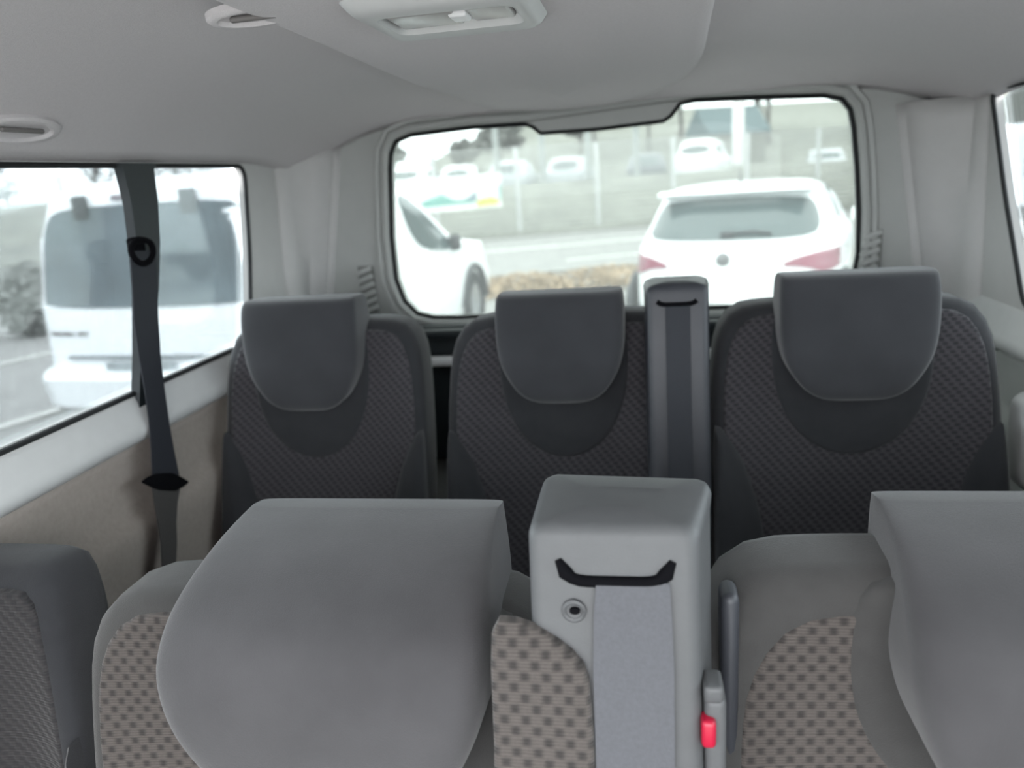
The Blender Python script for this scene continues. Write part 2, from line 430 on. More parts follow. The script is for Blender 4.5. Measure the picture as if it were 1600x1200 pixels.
# pale moulded surround, sides only full round
R1 = [(aY(a, b, YW).x, aY(a, b, YW).z) for a, b in RW if not (825 < a < 1070 and b < 300)]
R1 = [q for i_, q0 in enumerate(R1) for q in ([q0] if True else [])]
g = G(); secs = []
for i, (a, b) in enumerate(R1):
    row = []
    for d, y in ((0.006, -0.016), (0.008, -0.024), (0.014, -0.028), (0.022, -0.026), (0.026, -0.019), (0.030, -0.026), (0.038, -0.027), (0.043, -0.016)):
        q = grow(R1, d)[i]; row.append(Vector((q[0], YW+y, q[1])))
    secs.append(row)
g.loft(secs+[secs[0]], False, False)
o = struct(g.obj('window_frame', PANELG)); o.name = 'trim_5'; solid(o, 0.003, 0)

# corner mouldings between side wall and rear wall
def corner(side, xt, xb, name):
    X = XL if side < 0 else XR
    g = G(); rows = []
    for k in range(13):
        z = 1.70-(1.70-1.20)*k/12; t = (1.70-z)/0.37; xb_ = xt+(xb-xt)*t
        rows.append([Vector((X-side*0.011, 1.80-0.04*t, z)), Vector((X-side*0.02, 1.845, z)), Vector((xb_+side*0.03, 1.885, z)), Vector((xb_, 1.905, z)), Vector((xb_-side*0.006, 1.922, z)), Vector((xb_-side*0.03, 1.928, z))])
    g.loft(rows, False, False); o = struct(g.obj(name, PANELC)); solid(o, 0.003, 0)
corner(-1, -0.775, -0.845, 'trim_6'); corner(1, 0.575, 0.635, 'trim_7')

# louvred air vents beside the rear window
def vent(x0, z0, dx, label):
    r = thing('air_vent', (x0, 1.91, z0-0.07), label, 'air vent', 'louvred vents beside the rear window')
    g = G(); g.box((x0+dx*0.5, 1.919, z0-0.01), (0.021, 0.002, 0.062)); g.obj('vent_back', mat('vent_shade', (0.20, 0.205, 0.195), 0.7) if 'vent_shade' not in MATS else MATS['vent_shade'], r)
    for k in range(6):
        R = Matrix.Rotation(math.radians(-20), 3, 'Y')
        g = G(); rbox(g, (x0+dx*0.5+0.0016*k*(1 if dx > 0 else -1)-0.003, 1.914, z0+0.040-0.020*k), (0.022, 0.007, 0.0062), 0.003, R); g.obj('louver', PANELG, r)
vent(-0.727, 1.35, 0.010, 'pale louvred air vent in the pillar left of the rear window')
vent(0.522, 1.375, -0.010, 'pale louvred air vent in the pillar right of the rear window')

# tailgate lower panel and load cover
g = G(); rbox(g, (XC, 1.90, 1.06), (0.60, 0.022, 0.185), 0.015); rbox(g, (XC, 1.885, 1.225), (0.60, 0.03, 0.012), 0.008)
o = g.obj('tailgate_panel', DARKP); tag(o, 'dark plastic tailgate panel below the rear window', 'tailgate panel')
g = G(); rbox(g, (-0.20, 1.845, 1.160), (0.37, 0.018, 0.011), 0.006)
o = g.obj('load_cover', WHITEP); tag(o, 'white edge of load cover seen in the gaps between rear seats', 'load cover')

# ------------------------------------------------------------------ ceiling fittings
def oval_fixture(c, ax, bx, nrm, label, tw):
    """oval recessed fitting with dark slot, lying against the headliner"""
    c = Vector(c); nrm = Vector(nrm).normalized(); u = Vector((math.cos(tw), math.sin(tw), 0)); u = (u-nrm*u.dot(nrm)).normalized(); w = nrm.cross(u)
    r = thing('grab_handle', c, label, 'ceiling fitting')
    def ring(sa, sb, h): return [c + u*ax*sa*math.cos(2*math.pi*k/32) + w*bx*sb*math.sin(2*math.pi*k/32) + nrm*h for k in range(32)]
    g = G(); g.loft([ring(1, 1, -0.004), ring(1, 1, 0.002), ring(0.93, 0.9, 0.005), ring(0.8, 0.72, 0.005), ring(0.74, 0.62, 0.001), ring(0.3, 0.3, 0.001)]); g.obj('bezel', LINER, r)
    g = G(); rbox(g, (0, 0, 0), (ax*0.5, bx*0.12, 0.003), 0.003); 
    Rm = Matrix((u, w, nrm)).transposed(); g.v = [c+nrm*0.005+w*bx*0.2+Rm @ q for q in g.v]; g.obj('slot', mats_slot, r)
    return r
mats_slot = mat('fitting_shadow_plastic', (0.16, 0.15, 0.145), 0.7)
x_, y_ = -0.80, 0.955
oval_fixture((-0.818, 0.95, zc(-0.818, 0.95)-0.003), 0.075, 0.03, (0.55, 0, -1), 'oval grey fitting on the headliner above the left side window', math.pi/2)
oval_fixture((-0.405, 0.835, 1.785), 0.05, 0.035, (0.1, -0.05, -1), 'oval grey ceiling fitting left of the courtesy lamp, at the picture top', 0.3)

# courtesy lamp
L0 = Vector((-0.203, 0.905, 1.780))
lamp = thing('courtesy_lamp', L0, 'pale rectangular courtesy lamp in the middle of the ceiling panel', 'ceiling lamp')
g = G()
def rr(cx, cy, hx, hy, r, z, n=5):
    P = rounded([(cx-hx, cy-hy), (cx+hx, cy-hy), (cx+hx, cy+hy), (cx-hx, cy+hy)], r, n); return [Vector((a, b, z)) for a, b in P]
cx, cy = L0.x, L0.y
g.loft([rr(cx, cy-0.02, 0.100, 0.10, 0.03, 1.787), rr(cx, cy-0.02, 0.098, 0.098, 0.03, 1.780), rr(cx, cy-0.015, 0.090, 0.088, 0.025, 1.770), rr(cx, cy-0.015, 0.084, 0.080, 0.02, 1.766),
        rr(cx, cy-0.012, 0.074, 0.052, 0.02, 1.768), rr(cx, cy-0.012, 0.071, 0.049, 0.018, 1.778)])
g.obj('lamp_housing', SILLW, lamp)
g = G(); rbox(g, (cx-0.030, cy-0.012, 1.776), (0.037, 0.036, 0.005), 0.004); g.obj('lens', LENS, lamp)
g = G(); rbox(g, (cx+0.042, cy-0.012, 1.776), (0.024, 0.034, 0.004), 0.004); g.obj('lens', LENS, lamp)
g = G(); rbox(g, (cx+0.010, cy-0.02, 1.773), (0.010, 0.016, 0.005), 0.003); g.obj('switch', WHITEP, lamp)

# ------------------------------------------------------------------ seats
def headrest(parent, cx, rows, m, name='headrest', e=0.28):
    """stack of rounded sections from the lower lip over the front to the rear top edge"""
    g = G(); rings = []; n = 48
    # interpolate rows smoothly
    R = []
    K = 5
    for i in range(len(rows)-1):
        p0 = rows[max(i-1, 0)]; p1 = rows[i]; p2 = rows[i+1]; p3 = rows[min(i+2, len(rows)-1)]
        for k in range(K):
            t = k/K
            R.append([0.5*((2*b)+(-a+c)*t+(2*a-5*b+4*c-d)*t*t+(-a+3*b-3*c+d)*t**3) for a, b, c, d in zip(p0, p1, p2, p3)])
    R.append(list(rows[-1]))
    for fy, fz, by, bz, w in R:
        f = Vector((0, fy, fz)); b = Vector((0, by, bz)); c = (f+b)/2; d = (f-b)/2
        ring = []
        for k in range(n):
            a = 2*math.pi*k/n; ca, sa = math.cos(a), math.sin(a)
            ring.append(Vector((cx+w*math.copysign(abs(ca)**e, ca), 0, 0)) + c + d*math.copysign(abs(sa)**e, sa))
        rings.append(ring)
    g.loft(rings)
    return g.obj(name, m, parent)

def seat(cx, Yf, ztop, hw, label, row, hr=None, hr_w=None, hr_cx=None, yk=1.03, yoke=True, lean=0.28, group=None, plain=PLAIN, pat=PAT3, vel=VELOUR, zb=None, ins=0.012, bol=0.42, k=1.0, hrk=1.0, base_y=None, bolm=None):
    """k scales details. Yf = y of the front face at shoulder height"""
    root = thing('van_seat', (cx, Yf, FLZ), label, 'seat', group)
    H = 0.60
    zb = ztop-H
    def front(x, z, o=0.0):
        t = (x-cx)/hw
        return Yf + lean*(z-ztop) + 0.035*(1-t*t)*min(1, max(0, (ztop-z)/0.25)) + o
    half = [(0, zb), (hw*0.80, zb), (hw*0.93, zb+0.02), (hw*1.0, zb+0.2), (hw*1.015, ztop-0.28), (hw*0.995, ztop-0.13), (hw*0.96, ztop-0.05), (hw*0.84, ztop-0.006), (hw*0.62, ztop+0.003), (0, ztop+0.003)]
    pillow('backrest', mirror(half, cx), lambda x, z: front(x, z), 0.11, 0.03*k, plain, root)
    q = 1-ins/hw
    half = [(0, zb+0.05), (hw*0.6, zb+0.05), (hw*q*0.9, zb+0.1), (hw*q*0.97, ztop-0.25), (hw*q*0.965, ztop-0.14), (hw*q*0.92, ztop-0.055-ins), (hw*q*0.80, ztop-0.012-ins*0.9), (hw*0.6*q, ztop-0.004-ins*0.8), (0, ztop-0.004-ins*0.8)]
    pillow('patterned_insert', mirror(half, cx), lambda x, z: front(x, z)-0.002, 0.03, 0.006, pat, root)
    for s in (-1, 1):
        o_ = [(1.0*hw, ztop-0.21), (0.95*hw, ztop-0.20), (0.78*hw, ztop-0.26), (0.65*hw, ztop-0.36), (0.59*hw, ztop-0.49), (0.58*hw, zb), (0.95*hw, zb), (1.01*hw, zb+0.1)]
        pillow('side_bolster', [(cx+s*a, b) for a, b in o_], lambda x, z: front(x, z)-0.016*min(1, abs(x-cx)/hw*1.3), 0.08, 0.018, bolm or plain, root, dome=0.006, sm=2)
    if hr_w:
        hc = cx if hr_cx is None else hr_cx
        if yoke:
            w = hr_w*yk
            o_ = [(w*0.86, ztop+0.0), (w*1.0, ztop-0.02), (w*1.03, ztop-0.10), (w*0.93, ztop-0.17), (w*0.68, ztop-0.23), (w*0.30, ztop-0.262), (0, ztop-0.268)]
            half = list(reversed(o_)) + [(0, ztop)]
            pillow('yoke_panel', mirror(half, hc), lambda x, z: front(x, z)-0.006, 0.05, 0.010, plain, root, dome=0.004)
        headrest(root, hc, hr, vel)
        for s in (-1, 1):
            g = G(); g.tube([(hc+s*0.06, hr[3][2]-0.03, hr[3][1]+0.02), (hc+s*0.06, Yf+0.07, ztop-0.12)], 0.006, 10); g.obj('headrest_post', CHROME, root)
    # seat cushion and base
    yb = front(cx, zb)
    g = G(); rings = []
    for fy, z0, z1, w in ((yb+0.06, FLZ+0.26, zb+0.04, hw*0.9), (yb-0.02, FLZ+0.25, zb+0.05, hw*0.97), (yb-0.2, FLZ+0.24, zb+0.045, hw), (yb-0.36, FLZ+0.25, zb+0.05, hw*0.98), (yb-0.42, FLZ+0.27, zb+0.03, hw*0.94), (yb-0.44, FLZ+0.30, zb-0.0, hw*0.88)):
        rings.append([Vector((cx+w*math.copysign(abs(math.cos(a))**0.35, math.cos(a)), fy, (z0+z1)/2+(z1-z0)/2*math.copysign(abs(math.sin(a))**0.5, math.sin(a)))) for a in [2*math.pi*k_/40 for k_ in range(40)]])
    g.loft(rings); g.obj('seat_cushion', plain, root)
    g = G(); rbox(g, (cx, yb-0.16, FLZ+0.13), (hw*0.75, 0.17, 0.13), 0.02); g.obj('seat_base', DARKP, root)
    return root, front

def hr3(top, bot, Y, w, s=1.0):
    h = top-bot
    return [(Y+0.012, bot-0.001, Y+0.030, bot, w*0.20), (Y-0.001, bot+0.005, Y+0.045, bot+0.01, w*0.44), (Y-0.008, bot+h*0.09, Y+0.06, bot+h*0.10, w*0.64),
            (Y-0.010, bot+h*0.20, Y+0.075, bot+h*0.20, w*0.80), (Y-0.012, bot+h*0.36, Y+0.09, bot+h*0.34, w*0.93), (Y-0.010, bot+h*0.56, Y+0.10, bot+h*0.52, w*0.99),
            (Y-0.004, bot+h*0.80, Y+0.105, bot+h*0.74, w*1.0), (Y+0.006, bot+h*0.94, Y+0.107, bot+h*0.88, w*0.99), (Y+0.016, top-0.003, Y+0.107, top-0.012, w*0.975), (Y+0.03, top, Y+0.10, top-0.004, w*0.95)]
s3 = 'third row seats'
SEATS = {}
SEATS['L3'] = seat(-0.642, 1.41, 1.345, 0.212, 'charcoal rear row seat beside the left side window, headrest turned slightly', 3, hr3(1.402, 1.183, 1.350, 0.118), 0.118, hr_cx=-0.662, group=s3)
SEATS['M3'] = seat(-0.150, 1.42, 1.340, 0.238, 'charcoal dashed-cloth seat in the middle of the rear row with belt tower', 3, hr3(1.393, 1.188, 1.355, 0.118), 0.118, hr_cx=-0.160, group=s3)
SEATS['R3'] = seat(0.350, 1.40, 1.350, 0.240, 'rear row seat right of the belt tower, under the right rear window corner', 3, hr3(1.408, 1.190, 1.335, 0.128), 0.130, hr_cx=0.348, group=s3)

def hr2(c, w, dz=0.0):
    return [(0.62, 0.988+dz, 0.66, 0.985+dz, w*0.20), (0.585, 0.997+dz, 0.68, 1.00+dz, w*0.42), (0.565, 1.02+dz, 0.70, 1.03+dz, w*0.63), (0.552, 1.06+dz, 0.72, 1.06+dz, w*0.80),
            (0.546, 1.11+dz, 0.735, 1.10+dz, w*0.94), (0.552, 1.16+dz, 0.755, 1.14+dz, w*1.01), (0.575, 1.198+dz, 0.775, 1.175+dz, w*1.005), (0.615, 1.222+dz, 0.79, 1.20+dz, w*0.98),
            (0.665, 1.238+dz, 0.80, 1.22+dz, w*0.95), (0.72, 1.247+dz, 0.805, 1.235+dz, w*0.925), (0.765, 1.250+dz, 0.803, 1.243+dz, w*0.91)]
s2 = 'front facing seats nearest the camera'
SEATS['B2'] = seat(-0.358, 0.655, 1.190, 0.276, 'grey seat with big headrest left of the large belt tower', 2, hr2(-0.32, 0.163), 0.160, yk=1.16, hr_cx=-0.315, group=s2, plain=PLAIN2, pat=PAT2, vel=VELOUR2, ins=0.012, lean=0.16)
SEATS['C2'] = seat(0.338, 0.665, 1.228, 0.305, 'grey seat with headrest cut by the right picture edge', 2, hr2(0.385, 0.165, 0.012), 0.165, yk=1.2, hr_cx=0.376, group=s2, plain=PLAIN2, pat=PAT2, vel=VELOUR2, ins=0.036, lean=0.16)
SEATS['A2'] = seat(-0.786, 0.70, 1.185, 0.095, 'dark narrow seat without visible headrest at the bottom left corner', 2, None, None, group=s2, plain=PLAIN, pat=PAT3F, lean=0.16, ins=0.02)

# ------------------------------------------------------------------ belt towers
def tower(parent, c0, c1, yf, yb, zt, zbm, zback, m, slot, knob, webw, webm, group_label, web_to, skew=0.0):
    """c0,c1: x of front-left / front-right edges at the top; body narrows to the front"""
    w = (c1-c0)/2; cx = (c0+c1)/2
    g = G(); rings = []
    N = 6
    def ring(z, y0, y1, wf, wb, cr=0.012, cxs=0, crown=0.0):
        P = rounded([(cx-wf+cxs, y0), (cx+wf+cxs, y0), (cx+wb+cxs+skew, y1), (cx-wb+cxs+skew, y1)], [cr, cr, cr*1.2, cr*1.2], 4)
        return [Vector((a, b, z + crown*(1-((a-cx-cxs)/max(wf, wb))**2))) for a, b in P]
    dz = zback-zt
    for k in range(N+1):
        z = zbm+(zt-0.012-zbm)*k/N
        yy = yf - 0.16*(zt-z)
        rings.append(ring(z, yy, yb-0.10*(zt-z), w*1.0, w*1.10, cr=min(0.012, w*0.3), crown=0.006*(k/N)))
    # cap leaning back
    def cap(zo, ins, rise):
        P = rounded([(cx-w+ins, yf+ins*0.8), (cx+w-ins, yf+ins*0.8), (cx+w*1.12-ins+skew, yb-ins), (cx-w*1.12+ins+skew, yb-ins)], [0.012*1.0]*4, 4)
        return [Vector((a, b, zt+zo+rise*(b-yf)/(yb-yf)+0.008*(1-((a-cx)/w)**2))) for a, b in P]
    rings.append(cap(-0.006, 0.0, dz*0.85)); rings.append(cap(0.0, 0.003, dz)); rings.append(cap(0.002, 0.009, dz)); rings.append(cap(0.002, w*0.5, dz))
    g.loft(rings)
    t = g.obj('belt_tower', m, parent)
    return t, cx, w
rootB = SEATS['B2'][0]
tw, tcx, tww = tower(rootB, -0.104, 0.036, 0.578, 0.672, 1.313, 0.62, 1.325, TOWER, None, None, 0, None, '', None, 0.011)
# slot: dark curved groove with upturned ends, on the front face
def yface(z): return 0.578-0.16*(1.313-z)
g = G(); pts = []
for k in range(17):
    t = k/16; x = -0.078+0.094*t; z = 1.273+0.018*abs(2*t-1)**7
    pts.append((x, yface(z)-0.0005, z))
g.tube(pts, [0.0030 if k in (0, 16) else 0.0066 if k in (1, 15) else 0.0052 for k in range(17)], 10); g.obj('belt_slot', BLACK, tw)
kc = Vector((-0.066, yface(1.247)-0.001, 1.2475))
g = G(); n = 24
def disc(r, y): return [kc+Vector((r*math.cos(2*math.pi*k/n), y, r*math.sin(2*math.pi*k/n))) for k in range(n)]
g.loft([disc(0.0105, 0.003), disc(0.0105, -0.001), disc(0.0085, -0.0022), disc(0.0065, -0.001), disc(0.0060, 0.002)]); kn = g.obj('release_button', TOWER, tw)
g = G(); g.loft([[kc+Vector((0.0045*math.cos(2*math.pi*k/n)+0.0008, -0.0024, 0.0030*math.sin(2*math.pi*k/n)+0.001)) for k in range(n)], [kc+Vector((0.0045*math.cos(2*math.pi*k/n)+0.0008, 0.0, 0.0030*math.sin(2*math.pi*k/n)+0.001)) for k in range(n)]])
g.obj('keyhole', BLACK, kn)
# raised pedestal edge: lower-left plastic apron over the seat cloth
g = G(); secs = []
for z, xl, xr, o in ((1.274, -0.047, 0.013, -0.0035), (1.268, -0.047, 0.013, -0.0055), (1.25, -0.049, 0.014, -0.006), (1.20, -0.051, 0.015, -0.006), (1.12, -0.051, 0.014, -0.007), (1.0, -0.050, 0.014, -0.008), (0.85, -0.049, 0.013, -0.010)):
    y = yface(z)+o
    secs.append((Vector((xl, y, z)), Vector((xr, y, z))))
g = G(); ribbon(g, secs, 0.0016)
o = g.obj('seat_belt', WEB); tag(o, 'wide grey seat belt webbing running down the large belt tower', 'seat belt')
# patterned cloth shoulder that overlaps the lower left of the tower
pillow('shoulder_cloth', [(-0.138, 1.10), (-0.138, 1.232), (-0.128, 1.243), (-0.10, 1.236), (-0.064, 1.214), (-0.052, 1.19), (-0.052, 1.0), (-0.052, 0.80), (-0.155, 0.80)], lambda x, z: yface(z)-0.012, 0.02, 0.006, PAT2, rootB, sm=1)

rootM = SEATS['M3'][0]
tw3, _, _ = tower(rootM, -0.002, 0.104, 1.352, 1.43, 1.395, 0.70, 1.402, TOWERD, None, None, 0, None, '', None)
def yface3(z): return 1.352-0.16*(1.395-z)
g = G(); pts = [(0.016+0.068*k/12, yface3(1.368)-0.0005, 1.368+0.006*abs(k/6-1)**6) for k in range(13)]
g.tube(pts, 0.0042, 8); g.obj('belt_slot', BLACK, tw3)
g = G(); ribbon(g, [(Vector((0.030, yface3(z)+o_, z)), Vector((0.072, yface3(z)+o_, z))) for z, o_ in ((1.368, -0.001), (1.36, -0.004), (1.25, -0.005), (1.0, -0.007), (0.8, -0.008))], 0.0014)
o = g.obj('seat_belt', WEBD); tag(o, 'dark seat belt webbing running down the small tower in the rear row', 'seat belt')

# ------------------------------------------------------------------ belt hanging at the left side window
hb = thing('seat_belt', (-0.85, 1.2, 1.0), 'dark seat belt hanging from the pillar of the left side window', 'seat belt')
def seg_x(px0, px1, py, X): a = aX(px0, py, X); b = aX(px1, py, X); return a, b
secs = [seg_x(203, 243, 392, -0.860), seg_x(206, 245, 440, -0.858), seg_x(209, 247, 500, -0.855), seg_x(217, 251, 560, -0.852), seg_x(226, 257, 610, -0.848), seg_x(233, 264, 660, -0.845), seg_x(236, 271, 700, -0.843), seg_x(238, 280, 745, -0.841)]
g = G(); ribbon(g, secs, 0.0018); g.obj('upper_webbing', WEBD, hb)
secs = [seg_x(237, 282, 757, -0.840), seg_x(241, 277, 785, -0.838), seg_x(246, 275, 815, -0.836), seg_x(251, 276, 850, -0.834), seg_x(253, 274, 890, -0.834), seg_x(256, 276, 1010, -0.834)]
g = G(); ribbon(g, secs, 0.0018); g.obj('lower_webbing', mat('brown_grey_webbing', (0.05, 0.047, 0.045), 0.8, 0.08, 300, 0.2, 900), hb)
a, b = seg_x(226, 290, 753, -0.836)
g = G(); rings = []
for t, h in ((0, 0.004), (0.12, 0.010), (0.3, 0.015), (0.5, 0.0165), (0.7, 0.017), (0.88, 0.011), (1, 0.004)):
    p = a.lerp(b, t)
    rings.append([p+Vector((0.006*math.cos(q), 0, h*math.sin(q))) for q in [2*math.pi*k/12 for k in range(12)]])
g.loft(rings); g.obj('tongue', BLACK, hb)
c = aX(219, 392, -0.862)
g = G(); g.tube([c+Vector((0.004, 0.030*math.cos(q), 0.020*math.sin(q)+0.002*math.cos(q*2))) for q in [2*math.pi*k/24 for k in range(24)]], 0.0055, 8, True)
dr = g.obj('guide_loop', BLACK, hb)
g = G(); rbox(g, c+Vector((-0.006, 0, 0.004)), (0.008, 0.017, 0.020), 0.006); g.obj('anchor_bolt', BLACK, dr)

# buckle between the tower and the right hand near seat
bk = thing('seat_belt_buckle', (0.05, 0.56, 0.95), 'seat belt buckle with red button between belt tower and right near seat', 'buckle')
g = G(); rbox(g, (0.048, 0.575, 1.06), (0.009, 0.020, 0.115), 0.006); g.obj('buckle_body', TOWER, bk)
g = G(); rbox(g, (0.0420, 0.556, 1.147), (0.0060, 0.009, 0.013), 0.004); g.obj('release_button', RED, bk)
g = G(); rbox(g, (0.0465, 0.568, 1.180), (0.008, 0.014, 0.008), 0.004); g.obj('buckle_cap', TOWER, bk)
g = G(); rbox(g, (0.0685, 0.66, 1.13), (0.0085, 0.018, 0.09), 0.008)
o = g.obj('belt_stalk', TOWERD); tag(o, 'grey plastic stalk rising behind the red button buckle', 'belt stalk')

# coat hook and belt housing on the right wall
c = aX(1557, 537, XR-0.012)
g = G(); rbox(g, c, (0.010, 0.022, 0.009), 0.004); g.tube([c+Vector((0.012, 0, 0)), c+Vector((-0.012, -0.006, 0)), c+Vector((-0.022, -0.012, 0.006))], 0.006, 8)
o = g.obj('belt_clip', BLACK); tag(o, 'small black clip on right side wall beside the rear right seat', 'clip')
c = aX(1618, 690, 0.655)
g = G(); rbox(g, c, (0.035, 0.05, 0.085), 0.03, None, 5)
o = g.obj('belt_housing', SILLW); tag(o, 'grey rounded belt housing at right picture edge beside the rear right seat', 'belt housing')

# ------------------------------------------------------------------ outside: ground and road
E1 = Vector((0.93, 0.366, 0)); E2 = Vector((-0.366, 0.93, 0))
def E(s, t, z=0.0): v = E1*s+E2*t; return Vector((v.x, v.y, z))
g = G(); g.add([(-120, -60, -0.02), (120, -60, -0.02), (120, 160, -0.02), (-120, 160, -0.02)], [(0, 1, 2, 3)])
o = struct(g.obj('ground', ASPH, smooth=False)); solid(o, 0.1, -1)
def strip(name, t0, t1, z, m, s0=-60, s1=60, zb=-0.05, kind=True):
    g = G(); P = [E(s0, t0), E(s1, t0), E(s1, t1), E(s0, t1)]
    g.loft([[p+Vector((0, 0, zb)) for p in P], [p+Vector((0, 0, z)) for p in P]]); o = g.obj(name, m, smooth=False)
    return struct(o) if kind else o
strip('kerb', 12.6, 12.8, 0.03, KERB); strip('kerb', 20.6, 20.9, 0.06, KERB)
strip('road_marking', 17.3, 17.55, 0.006, PAINT)
for k in range(8):
    strip('road_marking', 14.2, 14.36, 0.006, PAINT, -14+k*6.0, -14+k*6.0+3.6)
for k in range(7):
    a = Vector((-13.5+k*2.75, 4.0, 0)); d = Vector((0.30, 0.954, 0)); nrm = Vector((0.954, -0.30, 0))*0.05
    g = G(); P = [a-nrm, a+nrm, a+nrm+d*5, a-nrm+d*5]; g.loft([[p-Vector((0, 0, 0.05)) for p in P], [p+Vector((0, 0, 0.006)) for p in P]]); struct(g.obj('parking_line', PAINT, smooth=False))

# autumn hedge strip between the bays and the road
def leaf_mesh(g, centre, rad, n, size, seed, flat=1.0):
    r = random.Random(seed); c = Vector(centre)
    for _ in range(n):
        while True:
            p = Vector((r.uniform(-1, 1), r.uniform(-1, 1), r.uniform(-1, 1)))
            if p.length < 1: break
        p = c+Vector((p.x*rad[0], p.y*rad[1], p.z*rad[2]))
        u = Vector((r.gauss(0, 1), r.gauss(0, 1), r.gauss(0, 1))).normalized()*size*r.uniform(.5, 1.2); w = u.orthogonal()*r.uniform(.3, .7)
        g.add([p-u, p+w, p+u, p-w], [(0, 1, 2, 3)])
g = G()
for k in range(9):
    leaf_mesh(g, E(-2.6+k*1.25, 10.8, 0.06), (0.78, 0.70, 0.20), 1100, 0.045, 100+k)
o = g.obj('hedge', HEDGE, smooth=False)
tag(o, 'low russet hedge between the parked cars and the road', 'hedge', kind='stuff')

# bank beyond the road
g = G(); prof = [(20.9, 0.0), (22.6, 0.05), (25.0, 0.9), (27.0, 1.25), (40, 1.4), (48, 2.6), (90, 8.0)]
def hs_(s): return max(0.12, min(1, (s-4)/16))
g.loft([[E(s, t, (z if t < 41 else 1.4+(z-1.4)*hs_(s))+0.02) for t, z in prof] for s in [-80+4*k for k in range(41)]], False, False)
o = struct(g.obj('hill', BANK)); solid(o, 0.05, 0)

# fence
fr = thing('fence', E(0, 22), 'long wire fence on tall posts on the far side of the road', 'fence')
ft = 21.9; ztop = 2.35
g = G()
for k in range(17):
    z = 0.12+k*(ztop-0.12)/16
    g.box(E(-2, ft, z), (20, 0.012, 0.022), Matrix.Rotation(math.atan2(0.366, 0.93), 3, 'Z'))
g.obj('wire_panel', FENCE, fr, smooth=False)
for k in range(15):
    g = G(); p = E(-18.7+k*2.35, ft-0.03); rbox(g, p+Vector((0, 0, 1.2)), (0.06, 0.05, 1.2), 0.01); g.obj('post', FENCEP, fr)
# banner
bn = thing('banner', E(-9, 21.8, 0.9), 'white banner with teal swoosh and yellow corner hung on the far fence', 'banner')
def bpt(px, py): 
    # onto the fence line plane
    d = Vector(ray(px, py)); n_ = E2; k = (21.80-Vector(EYE).dot(n_))/d.dot(n_); return Vector(EYE)+d*k
def bpoly(name, pts, m, off, th=0.02):
    P = [bpt(*p)-E2*off for p in pts]; g = G(); g.loft([P, [p-E2*th for p in P]]); return g.obj(name, m, bn, smooth=False)
bpoly('sheet', [(560, 290), (700, 277), (782, 270), (784, 323), (700, 330), (560, 344)], BANW, 0.0)
bpoly('teal_swoosh', [(655, 318), (672, 310), (690, 303), (698, 307), (712, 313), (742, 310), (742, 317), (700, 321), (664, 325)], BANT, 0.022, 0.01)
bpoly('grey_shape', [(725, 312), (738, 302), (745, 299), (745, 314)], BANB, 0.034, 0.01)
bpoly('yellow_patch', [(745, 313), (768, 306), (779, 312), (779, 319), (745, 323)], BANY, 0.022, 0.01)
bpoly('green_edge', [(778, 288), (782, 288), (782, 312), (778, 312)], BANT, 0.022, 0.01)

# ------------------------------------------------------------------ cars
def sell(c, n): return math.copysign(abs(c)**(2.0/n), c)
class Car:
    def __init__(s, levels, n): s.L = levels; s.n = n
    def at(s, z):
        L = s.L
        for i in range(len(L)-1):
            if L[i][0] <= z <= L[i+1][0]:
                t = (z-L[i][0])/(L[i+1][0]-L[i][0]) if L[i+1][0] > L[i][0] else 0
                return [a+(b-a)*t for a, b in zip(L[i], L[i+1])]
        return L[-1]
    def rear(s, x, z, off=0.0):
        _, w, r, f = s.at(z); h = (f-r)/2; q = max(0, 1-min(1, abs(x/w))**s.n)**(1/s.n)
        return Vector((x, (r+f)/2-h*q-off, z))
    def side(s, y, z, sg=1, off=0.0):
        _, w, r, f = s.at(z); h = (f-r)/2; c = (r+f)/2; q = max(0, 1-min(1, abs((y-c)/h))**s.n)**(1/s.n)
        return Vector((sg*(w*q+off), y, z))
    def body(s, sub=4, n=96):
        g = G(); rings = []; Z = []
        L = s.L
        for i in range(len(L)-1):
            for k in range(sub): Z.append([a+(b-a)*k/sub for a, b in zip(L[i], L[i+1])])
        Z.append(L[-1])
        for z, w, r, f in Z:
            h = (f-r)/2; c = (r+f)/2
            rings.append([Vector((w*sell(math.cos(2*math.pi*k/n), s.n), c+h*sell(math.sin(2*math.pi*k/n), s.n), z)) for k in range(n)])
        g.loft(rings); return g
def local(g, name, m, root, smooth=True):
    me_o = mk(name, g.v, g.f, m, None, smooth); me_o.parent = root; return me_o
def patch(outline, fn, th=0.012, rings=5, sm=2, n=56):
    P = resample(smooth_poly(outline, sm), n); cx = sum(p[0] for p in P)/n; cz = sum(p[1] for p in P)/n
    g = G(); R = [[fn(cx+(a-cx)*k, cz+(b-cz)*k, 0.0) for a, b in P] for k in (0.05, 1.0)]
    R += [[fn(cx+(a-cx)*k, cz+(b-cz)*k, th) for a, b in P] for k in [1-j/rings for j in range(rings)]+[0.05]]
    g.loft(R); return g
